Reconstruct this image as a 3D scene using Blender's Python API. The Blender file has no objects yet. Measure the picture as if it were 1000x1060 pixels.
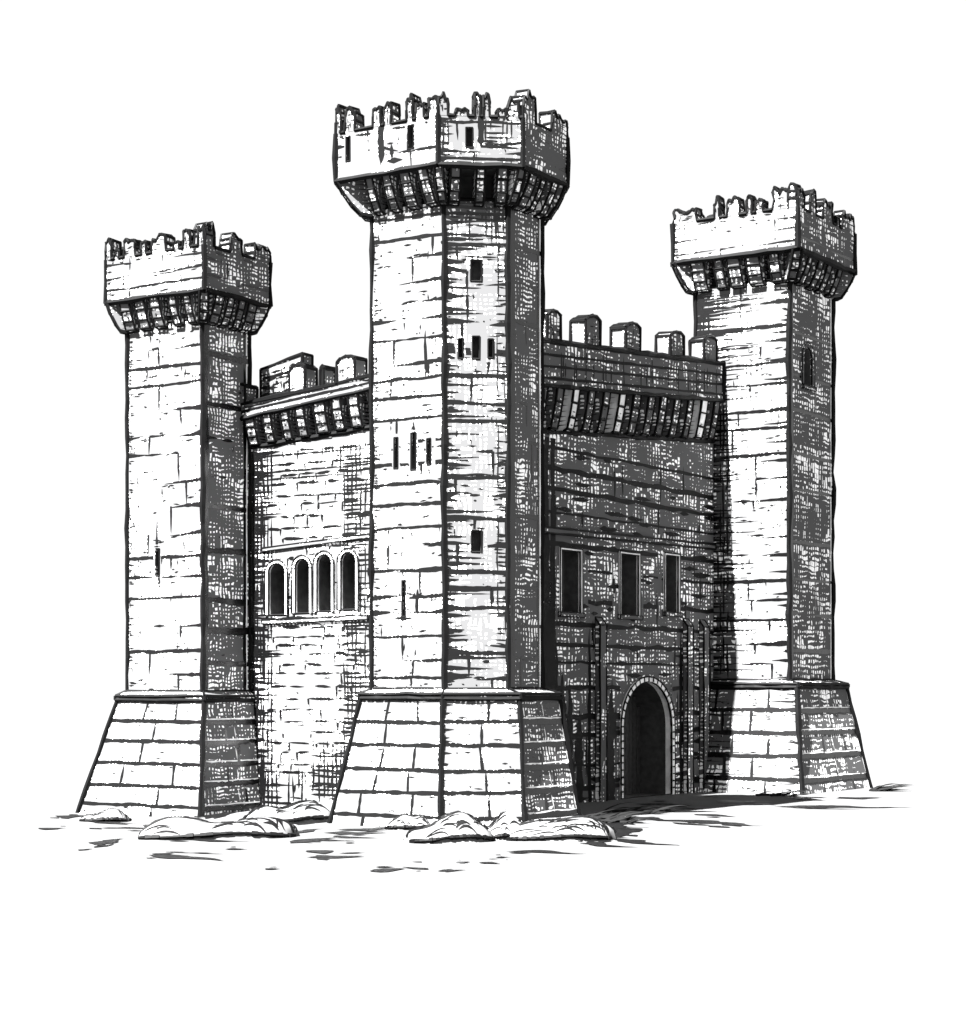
import bpy, bmesh, math, random
from mathutils import Vector, noise

scene = bpy.context.scene
col = scene.collection
V = Vector
R = math.radians
UP = V((0, 0, 1))

# ------------------------------------------------------------------ materials
def mat(name):
    m = bpy.data.materials.new(name)
    m.use_nodes = True
    nt = m.node_tree
    b = nt.nodes['Principled BSDF']
    return m, nt, b

def nd(nt, typ, **kw):
    n = nt.nodes.new(typ)
    for k, v in kw.items():
        if k == 'ins':
            for i, x in v.items():
                if isinstance(x, bpy.types.NodeSocket):
                    nt.links.new(x, n.inputs[i])
                else:
                    n.inputs[i].default_value = x
        else:
            setattr(n, k, v)
    return n

def mth(nt, op, a, b=0.0, c=0.0):
    n = nd(nt, 'ShaderNodeMath', operation=op, ins={0: a, 1: b, 2: c})
    return n.outputs[0]

def comb(nt, x, y, z=0.0):
    return nd(nt, 'ShaderNodeCombineXYZ', ins={0: x, 1: y, 2: z}).outputs[0]

def noise_tex(nt, vec, scale, detail=2.0):
    return nd(nt, 'ShaderNodeTexNoise', ins={'Vector': vec, 'Scale': scale, 'Detail': detail}).outputs[0]

def stone_material(name, base, pitch_u, pitch_v, bias=0.0):
    """Dark stone tooled with a cross grain of chalk-white flecks: the same on every face."""
    m, nt, b = mat(name)
    uv = nd(nt, 'ShaderNodeUVMap').outputs[0]
    sp = nd(nt, 'ShaderNodeSeparateXYZ', ins={0: uv})
    u, v = sp.outputs[0], sp.outputs[1]
    wob1 = noise_tex(nt, uv, 1.7, 2.0)
    wob2 = noise_tex(nt, comb(nt, mth(nt, 'ADD', u, 31.7), v), 1.7, 2.0)
    u2 = mth(nt, 'MULTIPLY_ADD', wob1, 0.34, u)
    v2 = mth(nt, 'MULTIPLY_ADD', wob2, 0.34, v)
    cu, cv = mth(nt, 'DIVIDE', u2, pitch_u), mth(nt, 'DIVIDE', v2, pitch_v)
    fu, fv = mth(nt, 'FRACT', cu), mth(nt, 'FRACT', cv)
    iu, iv = mth(nt, 'FLOOR', cu), mth(nt, 'FLOOR', cv)
    # how wide the dark grain is between the flecks, varying in streaks
    na = noise_tex(nt, comb(nt, mth(nt, 'MULTIPLY', u, 1.3), mth(nt, 'MULTIPLY', v, 0.45)), 1.0, 2.5)
    nb = noise_tex(nt, comb(nt, mth(nt, 'MULTIPLY', u, 0.45), mth(nt, 'MULTIPLY_ADD', v, 1.5, 57.0)), 1.0, 2.5)
    nc = noise_tex(nt, comb(nt, mth(nt, 'ADD', u, 11.0), mth(nt, 'ADD', v, 93.0)), 0.42, 2.0)
    base_g = mth(nt, 'MULTIPLY_ADD', nc, -1.3, 1.08 + bias)
    gu = mth(nt, 'ADD', mth(nt, 'MULTIPLY_ADD', na, -3.2, 1.60), base_g)
    gv = mth(nt, 'ADD', mth(nt, 'MULTIPLY_ADD', nb, -3.0, 1.50), base_g)
    wn = nd(nt, 'ShaderNodeTexWhiteNoise', noise_dimensions='2D', ins={0: comb(nt, iu, iv)})
    f = mth(nt, 'MULTIPLY', mth(nt, 'GREATER_THAN', fu, gu), mth(nt, 'GREATER_THAN', fv, gv))
    f = mth(nt, 'MULTIPLY', f, mth(nt, 'GREATER_THAN', wn.outputs[0], 0.16))
    mx = nd(nt, 'ShaderNodeMix', data_type='RGBA', ins={0: f, 6: (base, base, base * 1.01, 1), 7: (0.9, 0.9, 0.9, 1)})
    nt.links.new(mx.outputs[2], b.inputs['Base Color'])
    b.inputs['Roughness'].default_value = 0.9
    b.inputs['Specular IOR Level'].default_value = 0.05
    return m

def plain(name, c, rough=0.9, spec=0.1, var=0.0, scale=3.0):
    m, nt, b = mat(name)
    b.inputs['Roughness'].default_value = rough
    b.inputs['Specular IOR Level'].default_value = spec
    tc = nd(nt, 'ShaderNodeTexCoord').outputs['Object']
    n = noise_tex(nt, tc, scale, 4.0)
    cr = nd(nt, 'ShaderNodeValToRGB', ins={0: n})
    cr.color_ramp.elements[0].position, cr.color_ramp.elements[1].position = 0.3, 0.7
    lo, hi = [max(0, x * (1 - var)) for x in c], [x * (1 + var) for x in c]
    cr.color_ramp.elements[0].color = (*lo, 1)
    cr.color_ramp.elements[1].color = (*hi, 1)
    nt.links.new(cr.outputs[0], b.inputs['Base Color'])
    return m

STONE = stone_material('flecked_stone', 0.068, 0.21, 0.185, .16)
STONE_FAR = stone_material('coarse_flecked_stone', 0.068, 0.29, 0.27, .16)
STONE_GATE = stone_material('gate_flecked_stone', 0.068, 0.32, 0.215, .19)
INK = plain('black_mortar_and_shading', (0.0016, 0.0016, 0.00165), 0.6, 0.06, 0.3)  # joints, outlines and painted shading strokes
MORTAR_SHADING = plain('flush_mortar_and_shading', (0.0012, 0.0012, 0.00125), 0.27, 0.36, 0.2)  # wall joints, and hatching that paints in drawn shade
DRESSED = plain('pale_dressed_stone', (0.62, 0.62, 0.62), 0.9, 0.05, 0.25, 2.0)
RECESS_SHADE = plain('painted_recess_shade', (0.04, 0.04, 0.04), 0.8, 0.1, 0.3)  # dark colour paints shade into openings, corbel gaps and parapet undersides
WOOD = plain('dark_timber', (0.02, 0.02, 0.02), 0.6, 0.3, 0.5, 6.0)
EARTH = plain('pale_earth', (0.06, 0.06, 0.0603), 1.0, 0.0, 0.05, 0.35)
ROCK = plain('pale_rock', (0.085, 0.085, 0.0855), 0.95, 0.02, 0.12, 2.0)
GRASS = plain('dry_black_grass', (0.0016, 0.0016, 0.0016), 0.6, 0.06, 0.3)

# ------------------------------------------------------------------ mesh builder
class MB:
    stone = None                             # the stone of the building being made
    def __init__(self, *mats):
        self.v, self.f, self.m = [], [], []
        self.mats = mats or (MB.stone or STONE, INK if MB.stone is STONE_GATE else MORTAR_SHADING, RECESS_SHADE, DRESSED, INK)

    def face(self, pts, mi=0):
        i = len(self.v)
        self.v += [tuple(p) for p in pts]
        self.f.append(tuple(range(i, i + len(pts))))
        self.m.append(mi)

    def mesh(self, verts, faces, mi=0):
        i = len(self.v)
        self.v += [tuple(p) for p in verts]
        for f in faces:
            self.f.append(tuple(i + k for k in f))
            self.m.append(mi)

    def tube(self, p, q, r, rng=random, mi=None, wob=0.25):
        mi = (4 if len(self.mats) > 4 else 1) if mi is None else mi
        p, q = V(p), V(q)
        d = q - p
        L = d.length
        if L < 1e-4:
            return
        d.normalize()
        a = d.orthogonal().normalized()
        b = d.cross(a)
        n = max(1, min(24, int(L / 0.8)))
        off = [(0, 0)] + [(rng.uniform(-1, 1) * r * wob, rng.uniform(-1, 1) * r * wob) for _ in range(n - 1)] + [(0, 0)]
        vs = []
        for k in range(n + 1):
            c = p.lerp(q, k / n) + a * off[k][0] + b * off[k][1]
            rr = r * rng.uniform(0.72, 1.25)
            for j in range(5):
                t = j * math.tau / 5
                vs.append(c + a * (rr * math.cos(t)) + b * (rr * math.sin(t)))
        fs = []
        for k in range(n):
            for j in range(5):
                j2 = (j + 1) % 5
                fs.append((k * 5 + j, k * 5 + j2, k * 5 + 5 + j2, k * 5 + 5 + j))
        fs.append(tuple(range(4, -1, -1)))
        fs.append(tuple(n * 5 + j for j in range(5)))
        self.mesh(vs, fs, mi)

    def solid(self, verts, faces, r=0.0, rng=random, mi=0, skip=()):
        self.mesh(verts, faces, mi)
        if r > 0:
            done = set()
            for f in faces:
                for k in range(len(f)):
                    e = tuple(sorted((f[k], f[(k + 1) % len(f)])))
                    if e in done or e in skip:
                        continue
                    done.add(e)
                    self.tube(verts[e[0]], verts[e[1]], r, rng)

    def prism(self, lo, hi, r=0.0, rng=random, cap=(True, True), mi=0):
        n = len(lo)
        vs = list(lo) + list(hi)
        fs = [(i, (i + 1) % n, n + (i + 1) % n, n + i) for i in range(n)]
        if cap[0]:
            fs.append(tuple(range(n - 1, -1, -1)))
        if cap[1]:
            fs.append(tuple(range(n, 2 * n)))
        self.solid(vs, fs, r, rng, mi)

    def build(self, name, parent=None, loc=None):
        me = bpy.data.meshes.new(name)
        o = bpy.data.objects.new(name, me)
        base = V(loc) if loc else V((0, 0, 0))
        me.from_pydata([tuple(V(p) - base) for p in self.v], [], self.f)
        for m in self.mats:
            me.materials.append(m)
        me.polygons.foreach_set('material_index', self.m)
        uvl = me.uv_layers.new(name='UVMap')
        for p in me.polygons:
            n = p.normal
            t = UP.cross(n)
            if t.length < 0.2:
                t = V((1, 0, 0))
            t.normalize()
            s = n.cross(t)
            for li in p.loop_indices:
                c = me.vertices[me.loops[li].vertex_index].co + base
                uvl.data[li].uv = (c.dot(t), c.dot(s))
        me.update()
        col.objects.link(o)
        o.location = base
        if parent:
            o.parent = parent
            o.matrix_parent_inverse = parent.matrix_world.inverted()
        return o

# ------------------------------------------------------------------ faces and the marks on them
class Face:
    """bilinear patch, u to the right and v up, both in metres, seen from outside"""
    def __init__(self, bl, br, tr, tl, holes=()):
        self.c = [V(p) for p in (bl, br, tr, tl)]
        self.W = ((self.c[1] - self.c[0]).length + (self.c[2] - self.c[3]).length) / 2
        self.H = (self.c[3] - self.c[0]).length
        self.n = (self.c[1] - self.c[0]).cross(self.c[3] - self.c[0]).normalized()
        self.holes = holes

    def at(self, u, v, lift=0.014):
        s, t = u / self.W, v / self.H
        c = self.c
        return (c[0].lerp(c[1], s)).lerp(c[3].lerp(c[2], s), t) + self.n * lift

    def blocked(self, u, v, w=0.0):
        for h in self.holes:
            if h[0] - w - 0.03 < u < h[2] + w + 0.03 and h[1] - w - 0.03 < v < h[3] + w + 0.03:
                return True
        return False

WK = 1.15                                    # how wide joints and shading strokes are
def stroke(mb, F, u0, v0, u1, v1, w, rng, taper=(0.15, 0.15), wob=0.03, mi=1):
    """a black joint or painted shading stroke: a tapering ribbon lying on the face"""
    w *= WK
    L = math.hypot(u1 - u0, v1 - v0)
    if L < 0.02:
        return
    n = max(2, min(26, int(L / 0.22) + 1))
    du, dv = (u1 - u0) / L, (v1 - v0) / L
    ph = rng.uniform(0, 50)
    prev = None
    for k in range(n + 1):
        t = k / n
        o = (noise.noise(V((ph + t * L * 0.9, 3.1, 0))) * 1.6) * wob
        ww = w * 0.5 * (0.72 + 0.55 * rng.random())
        if taper[0] > 0 and t < taper[0]:
            ww *= t / taper[0] + 0.06
        if taper[1] > 0 and t > 1 - taper[1]:
            ww *= (1 - t) / taper[1] + 0.06
        cu, cv = u0 + (u1 - u0) * t - dv * o, v0 + (v1 - v0) * t + du * o
        cu = min(max(cu, 0.0), F.W)
        cv = min(max(cv, 0.0), F.H)
        cur = None if F.blocked(cu, cv, 0.02) else (cu - dv * ww, cv + du * ww, cu + dv * ww, cv - du * ww)
        if prev and cur:
            lift = 0.012 + 0.004 * rng.random()
            mb.face([F.at(prev[2], prev[3], lift), F.at(cur[2], cur[3], lift), F.at(cur[0], cur[1], lift), F.at(prev[0], prev[1], lift)], mi)
        prev = cur

def dot(mb, F, u, v, r, rng):
    if F.blocked(u, v, r) or not (r < u < F.W - r and r < v < F.H - r):
        return
    k = rng.randint(4, 6)
    a0 = rng.random() * 6
    pts = []
    for j in range(k):
        a = a0 + j * math.tau / k
        rr = r * rng.uniform(0.5, 1.2)
        pts.append(F.at(u + rr * 1.3 * math.cos(a), v + rr * math.sin(a), 0.013))
    mb.face(pts, 1)

def ashlar(mb, F, rows, rng, w=0.13, blocks=(2, 3), dots=1.0, fringe=0.0, pale=False):
    vs = [F.H * i / rows + (rng.uniform(-.06, .06) if 0 < i < rows else 0) for i in range(rows + 1)]
    for i in range(rows):
        if pale:
            stroke(mb, F, .15, vs[i] + w * .8, F.W - .1, vs[i] + w * .8, .05, rng, (.1, .1), .03, 3)
            stroke(mb, F, F.W * .55, vs[i] + w, F.W * .53, vs[i + 1] - w, .05, rng, (.1, .1), .03, 3)
            stroke(mb, F, F.W - .16, vs[i] + w, F.W - .16, vs[i + 1] - w, .05, rng, (.1, .1), .03, 3)
        if i > 0:
            stroke(mb, F, 0, vs[i], F.W, vs[i] + rng.uniform(-.04, .04), w, rng, (0, 0), 0.03)
        nb = rng.randint(*blocks)
        cuts = sorted((k + rng.uniform(0.72, 1.28)) * F.W / (nb) for k in range(nb - 1))
        for c in cuts:
            if 0.3 < c < F.W - 0.3:
                stroke(mb, F, c + rng.uniform(-.08, .08), vs[i], c + rng.uniform(-.08, .08), vs[i + 1], w * 0.75, rng, (0, rng.choice((0, .5))), 0.02)
        for _ in range(int(dots * rng.randint(2, 5))):
            u, v = rng.uniform(0.1, F.W - .1), rng.uniform(vs[i] + .15, vs[i + 1] - .12)
            if rng.random() < .5:
                dot(mb, F, u, v, rng.uniform(.02, .045), rng)
            else:
                stroke(mb, F, u, v, u + rng.uniform(.15, .4), v + rng.uniform(-.05, .08), .05, rng, (.5, .5), .01)
        if fringe:
            for _ in range(int(fringe * 4)):
                v = rng.uniform(vs[i] + .05, vs[i + 1] - .05)
                stroke(mb, F, 0, v, rng.uniform(.15, .5), v + rng.uniform(-.04, .04), .09, rng, (0, .9), .01)

def courses(mb, F, pitch, rng, w=0.11, full=0.3, bias=0.5, verts=0.5, dashes=1.0, mn=0.2, mx=0.65):
    """big tower blocks whose joints are mostly open: black lines run in from the corners and die out"""
    v = pitch * rng.uniform(.6, 1)
    rows = [0.0]
    while v < F.H - pitch * .35:
        rows.append(v)
        sl = rng.uniform(-.05, .05)
        q = rng.random()
        if q < full:
            stroke(mb, F, 0, v, F.W, v + sl, w * rng.uniform(.7, 1.2), rng, (0.0, 0.0), .04)
        else:
            if rng.random() < bias + .15:
                L = F.W * rng.uniform(mn, mx)
                stroke(mb, F, F.W, v, F.W - L, v - .05 + sl, w * rng.uniform(.9, 1.6), rng, (0, .85), .03)
            if rng.random() < 1.1 - bias:
                L = F.W * rng.uniform(mn, mx * .8)
                stroke(mb, F, 0, v + sl, L, v + .03, w * rng.uniform(.9, 1.6), rng, (0, .85), .03)
            if rng.random() < .5:
                c = rng.uniform(.2, .6) * F.W
                stroke(mb, F, c, v, c + F.W * rng.uniform(.15, .35), v + .02, w * .8, rng, (.5, .5), .02)
        v += pitch * rng.uniform(.72, 1.3)
    rows.append(F.H)
    for a, b in zip(rows, rows[1:]):
        if rng.random() < verts:
            c = rng.uniform(.15, .85) * F.W
            stroke(mb, F, c, b, c + rng.uniform(-.05, .05), a + (b - a) * rng.choice((0, 0, .4)), w * .8, rng, (0, .4), .02)
            if rng.random() < .5:
                s = rng.choice((-1, 1))
                stroke(mb, F, c, b, c + s * rng.uniform(.3, .8), b, w * .9, rng, (0, .7), .02)
        for _ in range(int(dashes * rng.randint(2, 5))):
            u, vv = rng.uniform(.08, F.W - .1), rng.uniform(a, b)
            q = rng.random()
            if q < .3:
                dot(mb, F, u, vv, rng.uniform(.02, .05), rng)
            elif q < .8:
                stroke(mb, F, u, vv, u + rng.uniform(.12, .5), vv + rng.uniform(-.04, .06), .06, rng, (.4, .5), .02)
            else:
                stroke(mb, F, u, vv, u + rng.uniform(-.06, .06), vv + rng.uniform(.15, .45), .06, rng, (.3, .6), .02)
        for _ in range(int(dashes * 2)):
            vv = rng.uniform(a, b)
            stroke(mb, F, .1, vv, rng.uniform(.2, .45), vv, .05, rng, (.3, .5), .01)

def fringe(mb, F, pitch, rng, left=True, w=0.13, mn=.15, mx=.9):
    """ragged black bed joints and painted edge shading biting in from one corner"""
    v = rng.uniform(0, pitch)
    while v < F.H - .05:
        L = F.W * (mn + (mx - mn) * rng.random() ** 1.7)
        a, b = (0, L) if left else (F.W, F.W - L)
        stroke(mb, F, a, v, b, v + rng.uniform(-.05, .05), w * rng.uniform(.6, 1.4), rng, (0, .9), .03)
        v += pitch * rng.uniform(.5, 1.5)

def brickwork(mb, F, pitch, rng, w=0.07, length=(.8, 1.7), keep=.75):
    v = pitch * .5
    prevv = 0
    while v < F.H - .1:
        u = 0
        while u < F.W:
            L = rng.uniform(*length)
            if rng.random() < keep:
                stroke(mb, F, u, v + rng.uniform(-.03, .03), min(F.W, u + L * rng.uniform(.5, 1.05)), v + rng.uniform(-.03, .03), w * rng.uniform(.6, 1.4), rng, (.2, .3), .03)
            if rng.random() < keep * .8:
                stroke(mb, F, u, v, u + rng.uniform(-.04, .04), v - (v - prevv) * rng.uniform(.5, 1), w * rng.uniform(.6, 1.2), rng, (0, .3), .02)
            if rng.random() < .3:
                uu = u + rng.uniform(0, L)
                vv = v - rng.uniform(.1, .4)
                stroke(mb, F, uu, vv, uu + rng.uniform(.1, .4), vv, .05, rng, (.4, .5), .01)
            u += L
        prevv = v
        v += pitch * rng.uniform(.75, 1.25)

def crosshatch(mb, F, u0, u1, v0, v1, pitch, rng, w=.05, drop=.25):
    """crossed strokes painting drawn shading into a strip of masonry"""
    u = u0
    while u < u1:
        if rng.random() > drop:
            v = v0 + rng.uniform(0, 1.5)
            while v < v1:
                L = rng.uniform(.8, 3.0)
                stroke(mb, F, u, v, u + rng.uniform(-.04, .04), min(v1, v + L), w, rng, (.15, .3), .03)
                v += L + rng.uniform(.1, 1.2)
        u += pitch * rng.uniform(.7, 1.4)
    v = v0
    while v < v1:
        if rng.random() > drop:
            a, b = u0 - rng.uniform(0, .15), u1 + rng.uniform(-.5, .35) * (u1 - u0)
            stroke(mb, F, max(0, a), v, min(F.W, b), v + rng.uniform(-.05, .05), w * 1.1, rng, (.1, .5), .03)
        v += pitch * rng.uniform(.7, 1.5)

def holed(mb, F, mi=0):
    """the face itself as a grid of quads with its openings left out"""
    us = sorted({0.0, F.W, *[h[0] for h in F.holes], *[h[2] for h in F.holes]})
    vs = sorted({0.0, F.H, *[h[1] for h in F.holes], *[h[3] for h in F.holes]})
    for a, b in zip(us, us[1:]):
        for c, d in zip(vs, vs[1:]):
            mu, mv = (a + b) / 2, (c + d) / 2
            if any(h[0] < mu < h[2] and h[1] < mv < h[3] for h in F.holes):
                continue
            mb.face([F.at(a, c, 0), F.at(b, c, 0), F.at(b, d, 0), F.at(a, d, 0)], mi)

def opening(name, F, h, parent, depth=.45, arch=0.0, surround=0.0, r=.045, rng=random, sill=False, hood=False, round_seg=10, lip=.1, pale=False, jamb=0):
    """lining, dark back, arch infill and stone surround of one opening"""
    mb = MB()
    u0, v0, u1, v1 = h
    P = lambda u, v, d: F.at(u, v, -d)
    # outline of the daylight opening
    if arch > 0:
        uc, hw = (u0 + u1) / 2, (u1 - u0) / 2
        top = [(uc + hw * math.cos(math.pi * k / round_seg), v1 - arch + arch * math.sin(math.pi * k / round_seg)) for k in range(round_seg + 1)]
        spring = v1 - arch
        up = [(u1, v0 + (spring - v0) * k / (jamb + 1)) for k in range(1, jamb + 1)]
        dn = [(u0, p[1]) for p in up[::-1]]
        out = [(u0, v0), (u1, v0)] + up + top + dn
        # spandrels, set just back from the wall face
        for side in (0, 1):
            cu = u1 if side == 0 else u0
            seq = top[:round_seg // 2 + 1] if side == 0 else top[round_seg // 2:]
            for p, q in zip(seq, seq[1:]):
                mb.face([P(cu, v1, .02), P(p[0], p[1], .02), P(q[0], q[1], .02)] if side else [P(cu, v1, .02), P(q[0], q[1], .02), P(p[0], p[1], .02)][::-1], 0)
    else:
        out = [(u0, v0), (u1, v0), (u1, v1), (u0, v1)]
    n = len(out)
    for k in range(n):
        a, b = out[k], out[(k + 1) % n]
        if abs(a[0] - b[0]) + abs(a[1] - b[1]) < 1e-5:
            continue
        m_ = min(lip, depth * .5)
        mb.face([P(a[0], a[1], 0.0), P(b[0], b[1], 0.0), P(b[0], b[1], m_), P(a[0], a[1], m_)], 3 if pale else 0)
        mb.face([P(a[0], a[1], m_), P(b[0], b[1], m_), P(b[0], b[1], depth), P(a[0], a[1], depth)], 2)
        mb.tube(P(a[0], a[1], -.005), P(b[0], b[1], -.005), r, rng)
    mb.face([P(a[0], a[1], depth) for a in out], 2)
    if surround > 0:
        s = surround
        pr = -.09
        def ring(p):
            if arch > 0 and p[1] > v1 - arch - 1e-4:
                uc = (u0 + u1) / 2
                hw = (u1 - u0) / 2
                k = (hw + s) / hw
                k2 = (arch + s) / arch
                return (uc + (p[0] - uc) * k, (v1 - arch) + (p[1] - v1 + arch) * k2)
            return (p[0] + (s if p[0] > (u0 + u1) / 2 else -s), p[1] + (s if (arch == 0 and p[1] > v0 + .01) else 0))
        for k in range(1, n):
            a, b = out[k], out[(k + 1) % n]
            A, B = ring(a), ring(b)
            vs = [P(a[0], a[1], pr), P(b[0], b[1], pr), P(B[0], B[1], pr), P(A[0], A[1], pr),
                  P(a[0], a[1], .05), P(b[0], b[1], .05), P(B[0], B[1], .05), P(A[0], A[1], .05)]
            mb.mesh(vs, [(0, 3, 2, 1), (0, 1, 5, 4), (2, 3, 7, 6), (1, 2, 6, 5), (3, 0, 4, 7)], 3 if pale else 0)
            mb.tube(vs[2], vs[3], r * .8, rng)
            if arch > 0:
                mb.tube(vs[1], vs[2], r * (.9 if jamb else .5), rng)
    if sill:
        a, b = u0 - .2, u1 + .2
        vs = [P(a, v0 - .22, -.16), P(b, v0 - .22, -.16), P(b, v0 - .02, -.16), P(a, v0 - .02, -.16),
              P(a, v0 - .22, .02), P(b, v0 - .22, .02), P(b, v0 - .02, .02), P(a, v0 - .02, .02)]
        mb.solid(vs, BOX, .03, rng)
    return mb.build(name, parent)

BOX = [(0, 1, 2, 3), (5, 4, 7, 6), (1, 5, 6, 2), (4, 0, 3, 7), (3, 2, 6, 7), (4, 5, 1, 0)]

# ------------------------------------------------------------------ plan geometry
TH = R(33)
E1 = V((-math.cos(TH), math.sin(TH)))       # along the left curtain wall, away from the near tower
E2 = V((math.sin(TH), math.cos(TH)))        # along the gate wall, away from the near tower

def offset(poly, offs):
    n = len(poly)
    lines = []
    for i in range(n):
        p, q = V(poly[i]), V(poly[(i + 1) % n])
        d = (q - p).normalized()
        nn = V((d.y, -d.x))
        lines.append((p + nn * offs[i], d))
    out = []
    for i in range(n):
        p, d = lines[i - 1]
        q, e = lines[i]
        det = d.x * e.y - d.y * e.x
        t = ((q.x - p.x) * e.y - (q.y - p.y) * e.x) / det
        out.append(V((p.x + d.x * t, p.y + d.y * t)))
    return out

def lift(poly, z):
    return [V((p.x, p.y, z)) for p in poly]

# ------------------------------------------------------------------ towers
DEFAULT_MERLONS = [(.02, .16), (.3, .5), (.66, .8)]

def make_tower(castle, name, label, spec, seed):
    rng = random.Random(seed)
    poly = [V(p) for p in spec['poly']]
    n = len(poly)
    zp, zs, zb, zt = spec['plinth_top'], spec['shaft_top'], spec['parapet_bottom'], spec['parapet_top']
    r = spec['r']
    # shaft: the part everything else of the tower hangs on
    mb = MB()
    faces = []
    for i in range(n):
        a, b = poly[i], poly[(i + 1) % n]
        F = Face((a.x, a.y, zp - .1), (b.x, b.y, zp - .1), (b.x, b.y, zs), (a.x, a.y, zs), spec['holes'].get(i, ()))
        faces.append(F)
        holed(mb, F)
        mb.tube((a.x, a.y, zp), (a.x, a.y, zs), r, rng, wob=.35)
        mb.tube((a.x, a.y, zs), (b.x, b.y, zs), r * .6, rng)
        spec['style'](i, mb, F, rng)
    mb.face(lift(poly, zs), 0)
    tower = mb.build(name, castle)
    tower['label'] = label
    for i, hs in spec['holes'].items():
        for k, h in enumerate(hs):
            if (i, k) in spec.get('joined', {}):
                continue
            kind, arch, sur, sill = spec['kinds'].get((i, k), ('arrow_slit', 0, 0, False))
            opening(kind, faces[i], h, tower, .5, arch, sur, .035, rng, sill)
    # battered plinth with its moulded ledge
    mb = MB()
    top = offset(poly, spec['plinth_hi'])
    bot = offset(poly, spec['plinth_lo'])
    zb0 = -.5
    mb.prism(lift(bot, zb0), lift(top, zp - .3), r, rng)
    for i in range(n):
        j = (i + 1) % n
        F = Face((*bot[i], zb0), (*bot[j], zb0), (*top[j], zp - .3), (*top[i], zp - .3))
        spec['plinth_style'](i, mb, F, rng)
    mb.prism(lift(bot, -7), lift(bot, zb0), 0, rng, (False, False))
    plinth = mb.build('plinth', tower)
    mb = MB()
    t2 = offset(poly, [o + .07 for o in spec['plinth_hi']])
    t3 = offset(poly, [.03] * n)
    mb.prism(lift(t2, zp - .3), lift(t2, zp - .12), r * .7, rng)
    mb.prism(lift(t2, zp - .118), lift(t3, zp + .1), r * .5, rng)
    for i in range(n):
        j = (i + 1) % n
        F = Face((*t2[i], zp - .3), (*t2[j], zp - .3), (*t2[j], zp - .12), (*t2[i], zp - .12))
        u = .5
        while u < F.W:
            stroke(mb, F, u, 0, u, F.H, .06, rng, (0, 0), .01)
            u += rng.uniform(.5, 1.1)
    mb.build('ledge', tower)
    # parapet
    out = offset(poly, spec['over'])
    inn = offset(out, [-.55] * n)
    core = offset(poly, [-.7] * n)
    mb = MB()
    mb.prism(lift(core, zs - .02), lift(core, zb + .02), 0, rng, (False, False), 2)
    pf = []
    for i in range(n):
        a, b = out[i], out[(i + 1) % n]
        F = Face((*a, zb), (*b, zb), (*b, zt), (*a, zt), spec['pholes'].get(i, ()))
        pf.append(F)
        holed(mb, F)
        mb.tube((*a, zb), (*a, zt), r, rng)
        mb.tube((*a, zb), (*b, zb), r * 1.15, rng)
        at = 0.0
        for m0, m1, *_h in sorted(spec['merlons'].get(i, DEFAULT_MERLONS)) + [(1.0, 1.0)]:
            if m0 - at > .01:
                mb.tube(a.lerp(b, at).to_3d() + V((0, 0, zt)), a.lerp(b, m0).to_3d() + V((0, 0, zt)), r * .7, rng)
                stroke(mb, F, at * F.W + .03, F.H - .2, m0 * F.W - .03, F.H - .2 - rng.uniform(-.05, .08), .07, rng, (.1, .2), .02)
            at = max(at, m1)
        spec['pstyle'](i, mb, F, rng)
        c, d = inn[i], inn[(i + 1) % n]
        mb.face([(*a, zt), (*b, zt), (*d, zt), (*c, zt)], 0)
        mb.face([(*d, zt), (*d, zt - 1.2), (*c, zt - 1.2), (*c, zt)], 0)
        mb.tube((*c, zt), (*d, zt), r * .5, rng)
    mb.face(lift(inn, zt - 1.2), 0)
    mb.face(lift(out, zb)[::-1], 2)
    parapet = mb.build('parapet', tower)
    for i, hs in spec['pholes'].items():
        for h in hs:
            opening('arrow_slit', pf[i], h, tower, .45, 0, 0, .03, rng)
    # roll moulding under the parapet
    for i in range(n):
        F = pf[i]
        for (a, b, *hh) in spec['merlons'].get(i, DEFAULT_MERLONS):
            h = (hh[0] if hh else spec['mh']) * rng.uniform(.88, 1.12)
            make_merlon(F, a * F.W, b * F.W, F.H - .01, h, .55, tower, rng, r * .55, spec.get('ragged', True))
    # corbels
    for i in range(n):
        a, b = poly[i], poly[(i + 1) % n]
        o = spec['over'][i]
        base = Face((*a, zs - .25), (*b, zs - .25), (*b, zb), (*a, zb))
        dv = out[i] - a
        if dv.length > .2 and i in spec.get('corners', range(n)):
            dd = dv.normalized()
            tt = V((-dd.y, dd.x)) * spec['cw'] * .5
            CB = Face((*(a - tt), zs - .25), (*(a + tt), zs - .25), (*(a + tt), zb), (*(a - tt), zb))
            make_corbel(CB, CB.W / 2, CB.W * .8, dv.length, tower, rng, r * .55)
        k = spec['corbels'].get(i, 3)
        for j in range(k):
            ww = spec['cw'] * rng.uniform(.68, 1.25)
            s0, s1 = spec.get('cspan', {}).get(i, (.09, .91))
            u = base.W * (s0 + (s1 - s0) * (j / (k - 1) if k > 1 else .5) + rng.uniform(-.025, .025))
            make_corbel(base, u, ww, o, tower, rng, r * .42)
    return tower

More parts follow.
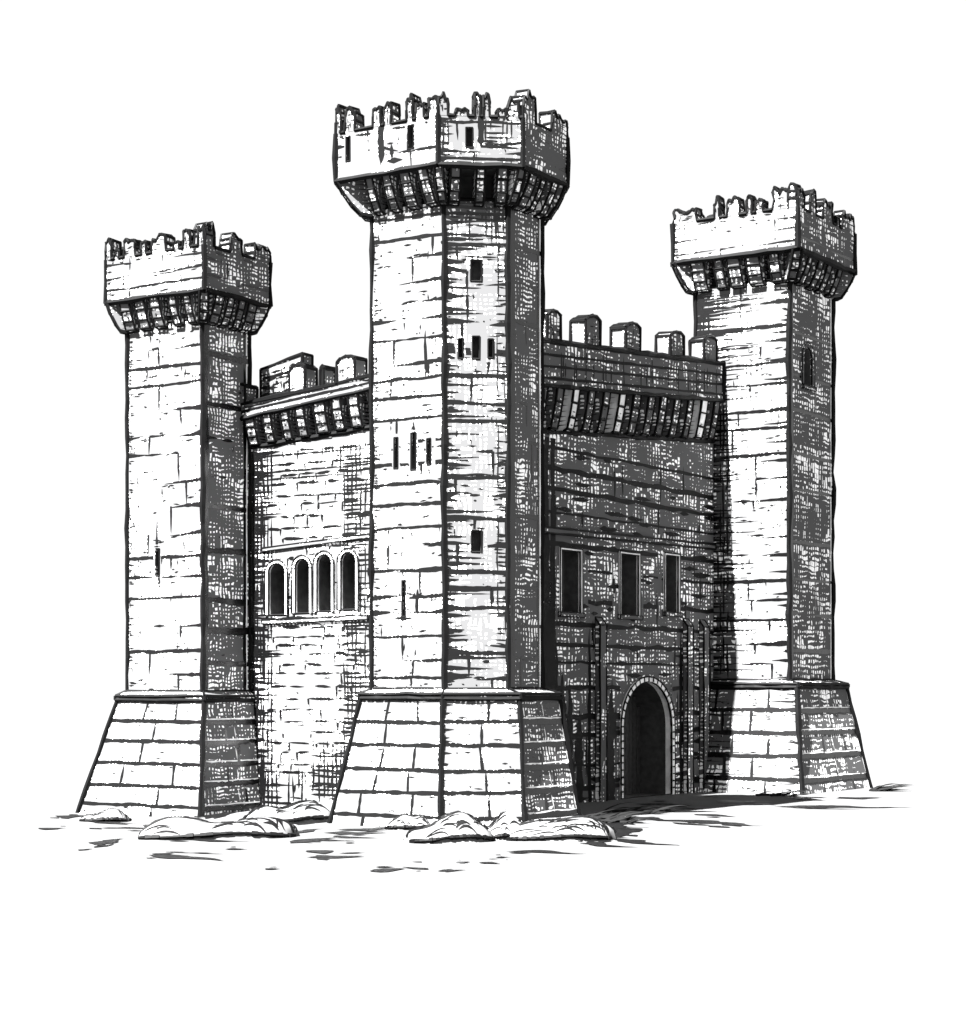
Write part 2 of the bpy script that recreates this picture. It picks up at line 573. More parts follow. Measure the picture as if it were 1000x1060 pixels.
def make_merlon(F, u0, u1, v, h, t, parent, rng, r, ragged=True, rounded=False):
    mb = MB()
    w = u1 - u0
    if rounded:
        prof = [(u0, v), (u1, v), (u1, v + h * .86), (u0 + w * .8, v + h * .97), (u0 + w * .5, v + h), (u0 + w * .2, v + h * .95), (u0, v + h * .82)]
    elif ragged:
        j = lambda s=.13: rng.uniform(-s, s) * h
        k = max(3, int(w / .16))
        prof = [(u0, v), (u1, v), (u1 + rng.uniform(-.1, .04) * w, v + h * .5), (u1 - rng.uniform(0, .08) * w, v + h * .84 + j(.2))]
        prof += [(u1 - w * (q + rng.uniform(-.25, .25)) / (k + 1), v + h * .92 + j(.24)) for q in range(1, k + 1)]
        prof += [(u0 + rng.uniform(0, .08) * w, v + h * .86 + j(.2)), (u0 + rng.uniform(-.04, .1) * w, v + h * .45)]
    else:
        prof = [(u0, v), (u1, v), (u1, v + h), (u0, v + h)]
    n = len(prof)
    fr = [F.at(p[0], p[1], .01) for p in prof]
    tt = t + .03
    bk = [F.at(p[0], p[1] + (rng.uniform(-.05, .05) if k > 1 else 0), .01 - tt) for k, p in enumerate(prof)]
    vs = fr + bk
    fs = [tuple(range(n)), tuple(range(2 * n - 1, n - 1, -1))] + [((k + 1) % n, k, n + k, n + (k + 1) % n) for k in range(n)]
    mb.solid(vs, fs, r, rng, 0, {(0, 1), (n, n + 1), (0, n), (1, n + 1)})
    MF = Face(F.at(u0, v, .01), F.at(u1, v, .01), F.at(u1, v + h * .8, .01), F.at(u0, v + h * .8, .01))
    for _ in range(rng.randint(4, 8)):
        a, b = rng.uniform(0, MF.W * .6), rng.uniform(.1, MF.H)
        if rng.random() < .5:
            stroke(mb, MF, a, b, a + MF.W * .35, b + .02, .05, rng, (.3, .6), .01)
        else:
            stroke(mb, MF, a, b, a + .02, max(0, b - MF.H * .4), .05, rng, (.2, .6), .01)
    return mb.build('merlon', parent)

def make_corbel(F, u, w, o, parent, rng, r, mi=0):
    mb = MB()
    H = F.H
    prof = [(-.75, .1), (0.0, 0.0), (o * .32, H * .05), (o * .56, H * .32), (o * .8, H * .66), (o * .97, H), (-.75, H)]
    n = len(prof)
    a = [F.at(u - w / 2, p[1], p[0]) for p in prof]
    b = [F.at(u + w / 2, p[1], p[0]) for p in prof]
    fs = [tuple(range(n)), tuple(range(2 * n - 1, n - 1, -1))] + [((k + 1) % n, k, n + k, n + (k + 1) % n) for k in range(n)]
    sk = {(0, 1), (n, n + 1), (5, 6), (n + 5, n + 6), (0, 6), (n, n + 6), (0, n), (6, n + 6)}
    mb.solid(a + b, fs, r, rng, mi, sk)
    for k in range(1, 4):
        CF = Face(a[k], b[k], b[k + 1], a[k + 1])
        for _ in range(3):
            v = rng.uniform(.05, CF.H - .02)
            s = rng.uniform(0, .5) * CF.W
            stroke(mb, CF, s, v, s + CF.W * rng.uniform(.25, .5), v, .05, rng, (.3, .6), .01)
    for side in (-1, 1):
        z = .14
        while z < .92:
            d = o * (.4 + .55 * z) * .9
            t = .035 / H
            q = [(z - t, 0), (z, d * rng.uniform(.5, .95)), (z + t, 0)]
            pts = [F.at(u + side * (w / 2 + .012), zz * H, dd - (.3 if dd == 0 else 0)) for zz, dd in q]
            mb.face(pts, 1)
            z += rng.uniform(.08, .16)
    return mb.build('corbel', parent)

castle = bpy.data.objects.new('castle', None)
castle.location = (1.0, 90.0, 0.0)
castle.empty_display_size = 3
col.objects.link(castle)
castle['label'] = 'stone castle with three battlemented towers and a dark arched gate'
castle['category'] = 'castle'
bpy.context.view_layer.update()

# ---- near tower (tall, chamfered)
C0 = V((-1.538, 80.0))
C1 = V((1.004, 80.312))
LB = V((-4.5305, 81.943))
RB = V((2.419, 82.49))
RB2 = V((1.9, 86.6))
LB2 = V((-3.95, 86.0))
MAINPOLY = [LB, C0, C1, RB, RB2, LB2]
zpM, zsM = 5.45, 25.05
Wm = 3.568
b0 = zpM - .1                       # face v = z - b0
def cross_loop(uc, z0, z1, w=.15, arm=.17, za=None):
    za = z1 - .45 if za is None else za
    return [(uc - w / 2, z0 - b0, uc + w / 2, z1 - b0), (uc - arm, za - b0 - .1, uc + arm, za - b0 + .1)]
hl = []
hl += [(Wm - 2.36 - .10, 14.45 - b0, Wm - 2.36 + .10, 15.7 - b0)]
hl += [(Wm - 1.5 - .12, 14.35 - b0, Wm - 1.5 + .12, 15.85 - b0)]
hl += [(Wm - .75 - .10, 14.5 - b0, Wm - .75 + .10, 15.55 - b0)]
hl += [(Wm - 1.98 - .08, 8.45 - b0, Wm - 1.98 + .08, 9.9 - b0)]
hm = [(1.05, 21.8 - b0, 1.5, 22.65 - b0), (.55, 18.7 - b0, .75, 19.5 - b0), (1.12, 18.7 - b0, 1.42, 19.6 - b0), (1.75, 18.75 - b0, 1.97, 19.5 - b0), (1.08, 11.0 - b0, 1.5, 11.85 - b0)]

def main_style(i, mb, F, rng):
    if i == 0:
        courses(mb, F, .85, rng, .11, .22, .75, .6, 2.0, .25, .75)
        for (u, z, k) in ((Wm - 2.36, 15.25, 1), (Wm - 1.5, 15.2, 1.2), (Wm - .75, 15.15, 1), (Wm - 1.98, 9.35, 1), (Wm - 1.31, 9.3, 1)):
            v = z - b0
            stroke(mb, F, u + .1 * k, v, u + .24 * k, v + .1, .1, rng, (0, .7), .01)
            stroke(mb, F, u - .1 * k, v + .05, u - .24 * k, v - .05, .1, rng, (0, .7), .01)
        stroke(mb, F, Wm - 1.31, 9.6 - b0, Wm - 1.31, 8.5 - b0, .13, rng, (.3, .3), .05)
        stroke(mb, F, Wm - 2.4, 8.4 - b0, Wm - 1.6, 8.38 - b0, .16, rng, (.5, .5), .01)
        stroke(mb, F, Wm - .9, 19.9 - b0, Wm - .9, 18.0 - b0, .14, rng, (.4, .3), .03)
        stroke(mb, F, Wm - 1.5, 15.8 - b0, Wm - 1.5, 16.3 - b0, .2, rng, (0, 1), .01)
    elif i == 1:
        courses(mb, F, .95, rng, .125, .55, .3, .75, 1.6)
        fringe(mb, F, .23, rng, True, .12, .1, 1.0)
        fringe(mb, F, .5, rng, False, .08, .05, .4)
        crosshatch(mb, F, F.W - .42, F.W - .04, 2.0, F.H - .2, .15, rng, .045, .35)  # hatching paints shading near the right corner
        crosshatch(mb, F, .8, F.W - .1, F.H - 2.4, F.H - .1, .17, rng, .05, .3)
        F2 = F
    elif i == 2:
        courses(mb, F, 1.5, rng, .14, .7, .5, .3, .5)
        for u in (.22, .3, .42):  # dark upright bands paint shading along the front edge
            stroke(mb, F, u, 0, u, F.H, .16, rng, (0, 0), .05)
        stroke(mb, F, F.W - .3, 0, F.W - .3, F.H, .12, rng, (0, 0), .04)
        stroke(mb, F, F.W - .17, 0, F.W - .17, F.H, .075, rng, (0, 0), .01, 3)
    else:
        courses(mb, F, 1.3, rng, .12, .5)

def main_plinth(i, mb, F, rng):
    if i == 0:
        ashlar(mb, F, 6, rng, .14, (2, 3), .9)
    elif i == 1:
        ashlar(mb, F, 6, rng, .13, (2, 2), 1.6, 1.0)
    else:
        ashlar(mb, F, 6, rng, .2, (2, 2), .6, pale=True)
        for v in (.3, F.H - .3):
            stroke(mb, F, .0, v, F.W, v, .16, rng, (0, 0), .03)

def pstyle_lit(lit):
    def f(i, mb, F, rng):
        if i in lit:
            courses(mb, F, .55, rng, .075, .12, .5, .7, 1.6, .15, .5)
        else:
            courses(mb, F, .8, rng, .12, .4, .5, .5, .6)
    return f

def main_pstyle(i, mb, F, rng):
    if i == 0:
        courses(mb, F, .75, rng, .07, 0, .5, .3, .8, .1, .35)
        stroke(mb, F, .455 * F.W, F.H, .45 * F.W, .35, .24, rng, (0, .3), .06)
        stroke(mb, F, .455 * F.W, F.H * .55, .62 * F.W, .8, .1, rng, (0, .5), .06)
        stroke(mb, F, .55 * F.W, F.H * .6, .56 * F.W, .55, .14, rng, (.3, .3), .06)
        stroke(mb, F, .5 * F.W, .5, .66 * F.W, .42, .16, rng, (.5, .5), .04)
    elif i == 1:
        courses(mb, F, .6, rng, .09, .2, .5, .6, 1.2)
        crosshatch(mb, F, .05, .55, .2, F.H - .1, .13, rng, .05, .15)
        crosshatch(mb, F, F.W * .56, F.W * .88, F.H * .45, F.H - .05, .15, rng, .05, .2)
        stroke(mb, F, .5 * F.W, F.H, .5 * F.W, F.H * .4, .22, rng, (0, .1), .03)  # dark strip paints the merlon's shadow down the parapet
        stroke(mb, F, .5 * F.W, F.H * .4, .95 * F.W, F.H * .38, .1, rng, (0, .4), .03)
        stroke(mb, F, 0, .28, F.W, .28, .1, rng, (0, 0), .01)
    else:
        courses(mb, F, .7, rng, .13, .4, .5, .5, .6)

main = make_tower(castle, 'tower', 'tallest near tower with a chamfered front corner and battered foot', dict(
    poly=MAINPOLY, plinth_top=zpM, shaft_top=zsM, parapet_bottom=26.15, parapet_top=28.1, r=.115,
    holes={0: hl, 1: hm}, kinds={(1, 0): ('window', 0, 0, False), (1, 4): ('window', 0, 0, False)},
    style=main_style, plinth_style=main_plinth, pstyle=main_pstyle,
    plinth_hi=[.2, .2, .45, .75, .4, .45], plinth_lo=[1.0, 1.05, 1.1, 1.75, 1.0, 1.85],
    over=[.98, .98, .98, 1.0, .9, 1.4], pholes={0: [(.5, .75, .72, 1.75), (3.55, .8, 3.85, 1.75)], 1: [(1.1, .7, 1.38, 1.5)]},
    merlons={0: [(.0, .05, 1.0), (.09, .19, .95), (.37, .45, 1.0), (.48, .55, .9), (.7, .76, .95), (.79, .87, .55), (.91, 1.0, .9)], 1: [(0, .12, .85), (.2, .36, .3), (.43, .5, 1.0), (.53, .61, .9), (.7, .8, .35), (.82, .96, .85)], 2: [(0, .28, 1.0), (.62, .98, .8)]},
    mh=.74, corbels={0: 4, 1: 3, 2: 3, 3: 1, 4: 4, 5: 1}, corners=(0, 1, 2, 3), cspan={0: (.13, .9), 1: (.16, .86), 2: (.2, .8), 3: (.2, .3), 5: (.7, .9)}, cw=.42), 11)

# ---- left tower
CL = V((-12.111, 86.866))
LTP = [CL + E1 * 4.388, CL, CL + E2 * 3.13, CL + E1 * 4.388 + E2 * 3.13]
b0 = 5.35 - .1
def lt_style(i, mb, F, rng):
    if i == 0:
        courses(mb, F, .95, rng, .11, .4, .7, .95, 2.8, .2, .6)
        stroke(mb, F, 1.77, 11.5 - b0, 1.74, 12.9 - b0, .12, rng, (0, .8), .04)
        stroke(mb, F, 1.5, 12.1 - b0, 2.0, 12.05 - b0, .08, rng, (.5, .5), .02)
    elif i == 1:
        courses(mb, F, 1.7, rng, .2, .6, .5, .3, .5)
        for u in (.1, .25, F.W - .33):  # upright strokes paint shading at both edges of this face
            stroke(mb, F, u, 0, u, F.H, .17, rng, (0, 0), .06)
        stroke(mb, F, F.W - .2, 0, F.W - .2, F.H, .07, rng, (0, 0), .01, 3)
    else:
        courses(mb, F, 1.2, rng, .12, .5)
def lt_plinth(i, mb, F, rng):
    if i == 0:
        ashlar(mb, F, 6, rng, .15, (2, 3), 1.0)
    else:
        ashlar(mb, F, 6, rng, .2, (2, 2), .6, pale=True)
        stroke(mb, F, .12, 0, .12, F.H, .2, rng, (0, 0), .03)  # dark strip paints shading by the front corner
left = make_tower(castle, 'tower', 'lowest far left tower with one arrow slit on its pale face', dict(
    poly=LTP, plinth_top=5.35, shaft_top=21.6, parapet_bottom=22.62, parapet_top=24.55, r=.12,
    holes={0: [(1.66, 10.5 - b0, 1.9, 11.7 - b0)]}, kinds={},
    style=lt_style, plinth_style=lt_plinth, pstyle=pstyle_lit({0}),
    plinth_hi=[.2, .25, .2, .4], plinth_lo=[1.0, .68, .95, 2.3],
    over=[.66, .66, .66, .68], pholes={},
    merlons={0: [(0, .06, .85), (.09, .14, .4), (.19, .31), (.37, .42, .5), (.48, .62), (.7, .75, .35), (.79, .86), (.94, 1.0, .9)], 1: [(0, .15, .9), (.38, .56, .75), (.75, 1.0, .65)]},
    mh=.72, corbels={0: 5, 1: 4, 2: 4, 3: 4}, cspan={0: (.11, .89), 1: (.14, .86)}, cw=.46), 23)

# ---- right tower
CR = V((16.403, 107.627))
RTP = [CR + E1 * 5.6, CR, CR + E2 * 5.84, CR + E1 * 5.6 + E2 * 5.84]
b0 = 5.95 - .1
def rt_style(i, mb, F, rng):
    if i == 0:
        courses(mb, F, 1.2, rng, .135, .45, .5, .95, 3.6)
        fringe(mb, F, .8, rng, False, .12, .06, .35)
        fringe(mb, F, .27, rng, True, .13, .2, .68)
        crosshatch(mb, F, .05, 2.1, 0, 15.6, .22, rng, .085, .15)  # hatching paints shade on the left part, beside the gate wall
        crosshatch(mb, F, .05, 1.0, 15.6, F.H - 1, .26, rng, .085, .3)
        fringe(mb, Face(F.at(0, F.H - 4.2, 0), F.at(F.W, F.H - 4.2, 0), F.at(F.W, F.H, 0), F.at(0, F.H, 0)), .3, rng, True, .12, .2, .8)
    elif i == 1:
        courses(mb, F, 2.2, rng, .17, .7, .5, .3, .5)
        for u in (.15, .35):  # two dark uprights paint shading next to the front corner
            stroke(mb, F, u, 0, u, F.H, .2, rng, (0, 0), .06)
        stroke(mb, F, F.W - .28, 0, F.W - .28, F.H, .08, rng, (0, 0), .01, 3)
    else:
        courses(mb, F, 1.4, rng, .14, .5)
def rt_plinth(i, mb, F, rng):
    if i == 0:
        ashlar(mb, F, 5, rng, .2, (3, 4), 7, 1.5)
        fringe(mb, F, .3, rng, True, .12, .1, .7)
        fringe(mb, F, .45, rng, False, .1, .05, .25)
    else:
        ashlar(mb, F, 5, rng, .22, (2, 3), .8, pale=True)
MB.stone = STONE_FAR
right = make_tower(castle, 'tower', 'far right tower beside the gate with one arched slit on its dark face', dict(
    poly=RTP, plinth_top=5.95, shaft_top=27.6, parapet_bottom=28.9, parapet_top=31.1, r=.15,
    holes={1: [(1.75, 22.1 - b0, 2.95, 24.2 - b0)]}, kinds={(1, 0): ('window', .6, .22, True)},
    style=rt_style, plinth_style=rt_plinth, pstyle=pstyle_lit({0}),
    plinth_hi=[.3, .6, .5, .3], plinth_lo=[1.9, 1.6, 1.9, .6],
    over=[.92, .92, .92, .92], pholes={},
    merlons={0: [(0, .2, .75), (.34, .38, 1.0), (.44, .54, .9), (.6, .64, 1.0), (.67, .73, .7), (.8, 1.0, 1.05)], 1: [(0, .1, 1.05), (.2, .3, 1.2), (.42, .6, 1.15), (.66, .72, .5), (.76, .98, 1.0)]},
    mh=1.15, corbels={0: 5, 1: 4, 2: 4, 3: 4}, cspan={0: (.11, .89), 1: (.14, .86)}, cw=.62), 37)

# ------------------------------------------------------------------ curtain walls
def make_wall(name, label, O, D, W, zc, zb, zt, thick, over, holes, style, pstyle, r, seed, nb, cw, merlons, mh):
    """zc/zb/zt: (start, end) heights of corbel foot, parapet foot and crenel line along the wall"""
    rng = random.Random(seed)
    lerp = lambda a, u: a[0] + (a[1] - a[0]) * u / W
    N = V((D.y, -D.x))
    P = lambda u, d, z: V((O.x + D.x * u + N.x * d, O.y + D.y * u + N.y * d, z))
    mb = MB()
    zlow = min(zc)
    F = Face(P(0, 0, -.5), P(W, 0, -.5), P(W, 0, zlow), P(0, 0, zlow), [(a, b + .5, c, d + .5) for a, b, c, d in holes])
    holed(mb, F)
    F2 = Face(P(0, 0, zlow), P(W, 0, zlow), P(W, 0, zc[1] + .001), P(0, 0, zc[0] + .001))
    mb.face([P(0, 0, zlow), P(W, 0, zlow), P(W, 0, zc[1] + .001), P(0, 0, zc[0] + .001)], 0)
    mb.face([P(0, -.8, zlow - .3), P(W, -.8, zlow - .3), P(W, -.8, zb[1] + .3), P(0, -.8, zb[0] + .3)], 2)
    mb.face([P(0, 0, zc[0]), P(W, 0, zc[1]), P(W, -.8, zc[1]), P(0, -.8, zc[0])], 0)
    mb.face([P(W, -thick, -.5), P(0, -thick, -.5), P(0, -thick, zb[0]), P(W, -thick, zb[1])], 0)
    mb.tube(P(0, 0, zc[0]), P(W, 0, zc[1]), r, rng)
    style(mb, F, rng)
    wall = mb.build(name, castle)
    wall['label'] = label
    mb = MB()
    PF = Face(P(0, over, zb[0]), P(W, over, zb[1]), P(W, over, zt[1]), P(0, over, zt[0]))
    vs = [P(0, over, zb[0]), P(W, over, zb[1]), P(W, over, zt[1]), P(0, over, zt[0]),
          P(0, -thick, zb[0]), P(W, -thick, zb[1]), P(W, -thick, zt[1]), P(0, -thick, zt[0])]
    mb.solid(vs, BOX, r, rng)
    pstyle(mb, PF, rng)
    mb.build('parapet', wall)
    for a, b, *h in merlons:
        make_merlon(PF, a, b, PF.H - .02, h[0] if h else mh * rng.uniform(.93, 1.07), .8, wall, rng, r * .75, False, True)
    CFa = Face(P(0, 0, zc[0]), P(W, 0, zc[1]), P(W, 0, zb[1]), P(0, 0, zb[0]))
    for k in range(nb):
        u = (k + .5 + rng.uniform(-.08, .08)) * W / nb
        w = cw * rng.uniform(.8, 1.2)
        h0, h1 = lerp(zc, u), lerp(zb, u)
        LF = Face(P(u - w, 0, h0 + .05), P(u + w, 0, h0 + .05), P(u + w, 0, h1), P(u - w, 0, h1))
        make_corbel(LF, w, w, over, wall, rng, r * .5, 3 if (MB.stone is STONE_GATE and rng.random() < .28) else 0)
    return wall, F, PF, P, rng

MB.stone = STONE
# left curtain wall, seen from its left end (u grows towards the near tower)
OL = CL + E2 * 3.12
def lw_style(mb, F, rng):
    brickwork(mb, F, .46, rng, .085, (.7, 1.6), .88)
    crosshatch(mb, F, 2.0, 3.4, .5, F.H, .22, rng, .075, .2)  # these hatched strips paint shade beside both towers, at foot and top
    crosshatch(mb, F, 2.0, 2.9, .5, F.H, .17, rng, .1, .1)
    crosshatch(mb, F, 1.9, 2.5, .5, F.H, .14, rng, .12, .05)
    crosshatch(mb, F, 7.3, 8.9, .5, F.H, .19, rng, .07, .15)
    crosshatch(mb, F, 5.6, 9, .5, 3.8, .24, rng, .08, .15)
    crosshatch(mb, F, 2.0, 5, .5, 2.6, .26, rng, .08, .2)
    crosshatch(mb, F, 2.0, 8.7, F.H - 1.3, F.H - .05, .3, rng, .06, .45)
def lw_pstyle(mb, F, rng):
    stroke(mb, F, 0, F.H * .5, F.W, F.H * .5, .1, rng, (0, 0), .03)
    for _ in range(10):
        u = rng.uniform(1, F.W - 1)
        stroke(mb, F, u, F.H * rng.uniform(.15, .9), u + rng.uniform(.4, 1.4), F.H * rng.uniform(.3, .8), .05, rng, (.5, .5), .02)
Lo = OL + E1 * 2.0                         # starts hidden behind the left tower
DL = -E1
s = 2.0
lholes = [(s + 1.1, 8.8, s + 2.1, 11.1), (s + 2.6, 8.85, s + 3.45, 11.25), (s + 3.8, 8.9, s + 4.65, 11.4), (s + 5.1, 8.95, s + 5.95, 11.45)]
lwall, LF, LPF, LP, lrng = make_wall('curtain_wall', 'pale brick curtain wall with four arched windows', Lo, DL, 11.5, (16.1, 16.9), (17.3, 18.5), (17.95, 19.05), 2.0, .55,
    lholes, lw_style, lw_pstyle, .11, 5, 12, .5,
    [(1.6, 2.25, .95), (4.75, 5.6, 1.3), (6.45, 6.62, 1.0), (7.35, 8.3, 1.2), (9.6, 10.6, 1.2)], 1.2)
for h in lholes:
    opening('window', LF, (h[0], h[1] + .5, h[2], h[3] + .5), lwall, 1.0, .42, .12, .05, lrng, False, lip=.14, pale=True)
mb = MB()
mb.solid([LP(s + .8, .1, 8.42), LP(s + 6.6, .1, 8.5), LP(s + 6.6, .1, 8.68), LP(s + .8, .1, 8.6), LP(s + .8, -.02, 8.42), LP(s + 6.6, -.02, 8.5), LP(s + 6.6, -.02, 8.68), LP(s + .8, -.02, 8.6)], BOX, .035, lrng)
mb.build('sill_course', lwall)
mb = MB()
mb.solid([LP(s + .8, .08, 11.62), LP(s + 6.7, .08, 12.0), LP(s + 6.7, .08, 12.16), LP(s + .8, .08, 11.78), LP(s + .8, -.02, 11.62), LP(s + 6.7, -.02, 12.0), LP(s + 6.7, -.02, 12.16), LP(s + .8, -.02, 11.78)], BOX, .03, lrng)
mb.build('string_course', lwall)
# broad inner merlon on the rear of the walk
q0, q1, z0_, za_, zb_ = 2.5, 4.85, 18.0, 19.75, 20.25
mb = MB()
mb.solid([LP(q0, -.2, z0_), LP(q1, -.2, z0_), LP(q1, -.2, zb_), LP(q0, -.2, za_), LP(q0, -.9, z0_), LP(q1, -.9, z0_), LP(q1, -.9, zb_), LP(q0, -.9, za_)], BOX, .07, lrng)
IF = Face(LP(q0, -.2, z0_), LP(q1, -.2, z0_), LP(q1, -.2, zb_), LP(q0, -.2, za_))
brickwork(mb, IF, .26, lrng, .085, (.3, .7), .95)
crosshatch(mb, IF, .25, 1.3, .3, IF.H - .7, .17, lrng, .09, .2)
stroke(mb, IF, .1, IF.H - .45, IF.W, IF.H - .5, .1, lrng, (0, 0), .02)
mb.build('merlon', lwall)

MB.stone = STONE_GATE
# gate wall, seen from its near end (u grows towards the right tower)
WG = 21.0
Go = CR + E1 * 4.5 - E2 * WG
def g(u):                                  # measured from the right tower
    return WG - u
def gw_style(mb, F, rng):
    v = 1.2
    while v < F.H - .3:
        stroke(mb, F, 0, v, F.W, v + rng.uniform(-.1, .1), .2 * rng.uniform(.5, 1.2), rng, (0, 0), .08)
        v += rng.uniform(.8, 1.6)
    for a in (.5, 1.2, 1.9, 2.6, 3.3, 3.9):  # wide bands paint in shade on the end by the near tower
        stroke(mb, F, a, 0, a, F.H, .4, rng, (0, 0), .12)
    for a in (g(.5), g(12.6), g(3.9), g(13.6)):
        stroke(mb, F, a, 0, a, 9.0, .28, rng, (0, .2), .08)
    for a, h in ((18.3, 17), (17.7, 16.5), (17.2, 12.5), (16.8, 8.5), (16.2, 7), (15.5, 6.5), (14.6, 5), (11.4, 6.5), (11.9, 5.5)):  # more bands paint deeper shade by the near tower and doorway
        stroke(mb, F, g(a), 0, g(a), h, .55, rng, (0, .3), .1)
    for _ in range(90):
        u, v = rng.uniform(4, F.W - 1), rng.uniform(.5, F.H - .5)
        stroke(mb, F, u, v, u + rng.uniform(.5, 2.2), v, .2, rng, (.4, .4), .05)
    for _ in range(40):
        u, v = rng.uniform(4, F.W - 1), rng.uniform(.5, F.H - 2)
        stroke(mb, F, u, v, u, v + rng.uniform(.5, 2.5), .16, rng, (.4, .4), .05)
def gw_pstyle(mb, F, rng):
    v = .35
    while v < F.H:
        stroke(mb, F, 0, v, F.W, v, .11, rng, (0, 0), .04)
        v += .55
    for _ in range(26):
        u = rng.uniform(.5, F.W - .5)
        stroke(mb, F, u, rng.uniform(0, .5), u, F.H * rng.uniform(.5, 1), .09, rng, (.1, .2), .03)
gz = lambda a, b: (a + (a - b) * (WG - 18.3) / 18.3, b)
gate_h = (g(10.3), 0, g(4.95), 5.95)
gholes = [gate_h, (g(16.4), 9.25, g(14.5), 12.25), (g(10.55), 9.3, g(8.6), 12.4), (g(5.75), 9.6, g(4.2), 12.6)]
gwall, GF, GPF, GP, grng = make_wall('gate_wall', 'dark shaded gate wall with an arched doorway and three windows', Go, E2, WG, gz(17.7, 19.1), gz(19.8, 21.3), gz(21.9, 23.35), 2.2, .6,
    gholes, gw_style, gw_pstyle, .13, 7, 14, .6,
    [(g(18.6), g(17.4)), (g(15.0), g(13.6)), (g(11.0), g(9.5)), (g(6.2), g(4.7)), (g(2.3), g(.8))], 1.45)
for h in gholes[1:]:
    opening('window', GF, (h[0], h[1] + .5, h[2], h[3] + .5), gwall, .9, 0, .09, .04, grng, True, pale=True)
gh = (gate_h[0], gate_h[1] + .5, gate_h[2], gate_h[3] + .5)
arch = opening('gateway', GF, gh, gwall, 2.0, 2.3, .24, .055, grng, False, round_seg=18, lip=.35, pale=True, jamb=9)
# double timber door deep in the gateway
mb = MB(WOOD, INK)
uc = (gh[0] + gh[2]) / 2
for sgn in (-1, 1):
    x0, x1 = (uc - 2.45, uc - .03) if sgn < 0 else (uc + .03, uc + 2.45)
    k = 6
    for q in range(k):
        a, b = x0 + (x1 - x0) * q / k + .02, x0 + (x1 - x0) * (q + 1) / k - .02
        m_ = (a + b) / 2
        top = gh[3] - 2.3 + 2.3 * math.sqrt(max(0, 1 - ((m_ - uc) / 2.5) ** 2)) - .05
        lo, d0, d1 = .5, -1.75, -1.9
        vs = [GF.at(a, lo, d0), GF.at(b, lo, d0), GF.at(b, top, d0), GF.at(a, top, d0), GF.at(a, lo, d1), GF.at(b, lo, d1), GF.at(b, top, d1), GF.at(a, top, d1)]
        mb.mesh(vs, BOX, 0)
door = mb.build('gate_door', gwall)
for a, zt_ in ((12.7, 8.7), (3.3, 8.9), (1.4, 8.9)):
    mb = MB()
    w = .32
    mb.solid([GP(g(a + w), .28, -.4), GP(g(a - w), .28, -.4), GP(g(a - w), .28, zt_), GP(g(a + w), .28, zt_), GP(g(a + w), -.02, -.4), GP(g(a - w), -.02, -.4), GP(g(a - w), -.02, zt_ + .4), GP(g(a + w), -.02, zt_ + .4)], BOX, .045, grng)
    mb.build('pilaster', gwall)
mb = MB()
mb.solid([GP(0, .14, 12.9), GP(WG, .14, 13.2), GP(WG, .14, 13.45), GP(0, .14, 13.15), GP(0, -.02, 12.9), GP(WG, -.02, 13.2), GP(WG, -.02, 13.45), GP(0, -.02, 13.15)], BOX, .06, grng)
mb.build('string_course', gwall)

MB.stone = None
# ------------------------------------------------------------------ ground
def ground_z(x, y):
    edge = 101.5 + .59 * min(x, 21) - .9 * max(0, x - 21)                 # brow behind the castle
    d = (y - edge) * .86
    z = 0.0
    if d > 0:
        z -= 26 * (1 - math.exp(-(d / 40) ** 1.25))
    # drifted earth against the foot of the left curtain wall
    q = ((x + 7.0) / 3.6) ** 2 + ((y - 86.0) / 2.6) ** 2
    z += .62 * math.exp(-q)
    near = max(0, 1 - abs(y - 70) / 60)
    z += .05 * near * noise.noise(V((x * .25, y * .25, 0)))
    return z

def axis(lo, hi, dense_lo, dense_hi, step):
    out = []
    a = dense_lo
    st = step
    while a > lo:
        out.append(a)
        st *= 1.35
        a -= st
    out.append(lo)
    out = out[::-1]
    a = dense_lo + step
    while a < dense_hi:
        out.append(a)
        a += step
    st = step
    while a < hi:
        out.append(a)
        st *= 1.35
        a += st
    out.append(hi)
    return out
xs, ys = axis(-4000, 4000, -32, 40, .8), axis(-60, 7000, 40, 150, .8)
mb = MB(EARTH, INK)
vs = [(x, y, ground_z(x, y)) for y in ys for x in xs]
nx = len(xs)
mb.mesh(vs, [(j * nx + i, j * nx + i + 1, (j + 1) * nx + i + 1, (j + 1) * nx + i) for j in range(len(ys) - 1) for i in range(nx - 1)], 0)
rng = random.Random(3)
def scrape_or_shadow(x0, y0, x1, y1, w):
    """a dark scrape in the earth or a painted contact shadow"""
    L = math.hypot(x1 - x0, y1 - y0)
    n = max(5, int(L / .25))
    nx_, ny_ = -(y1 - y0) / L, (x1 - x0) / L
    ph = rng.uniform(0, 90)
    prev = None
    for k in range(n + 1):
        t = k / n
        ww = w * .42 * (min(1, t / .3) * ((1 - t) / .7 if t > .3 else 1) + .02) * rng.uniform(.75, 1.2)
        o = noise.noise(V((ph + t * L * .5, 0, 0))) * w * .5
        cx, cy = x0 + (x1 - x0) * t + nx_ * o, y0 + (y1 - y0) * t + ny_ * o
        a = (cx + nx_ * ww, cy + ny_ * ww)
        b = (cx - nx_ * ww * .6, cy - ny_ * ww * .6)
        if prev:
            mb.face([(*q, ground_z(*q) + .03) for q in (prev[1], b, a, prev[0])], 1)
        prev = (a, b)
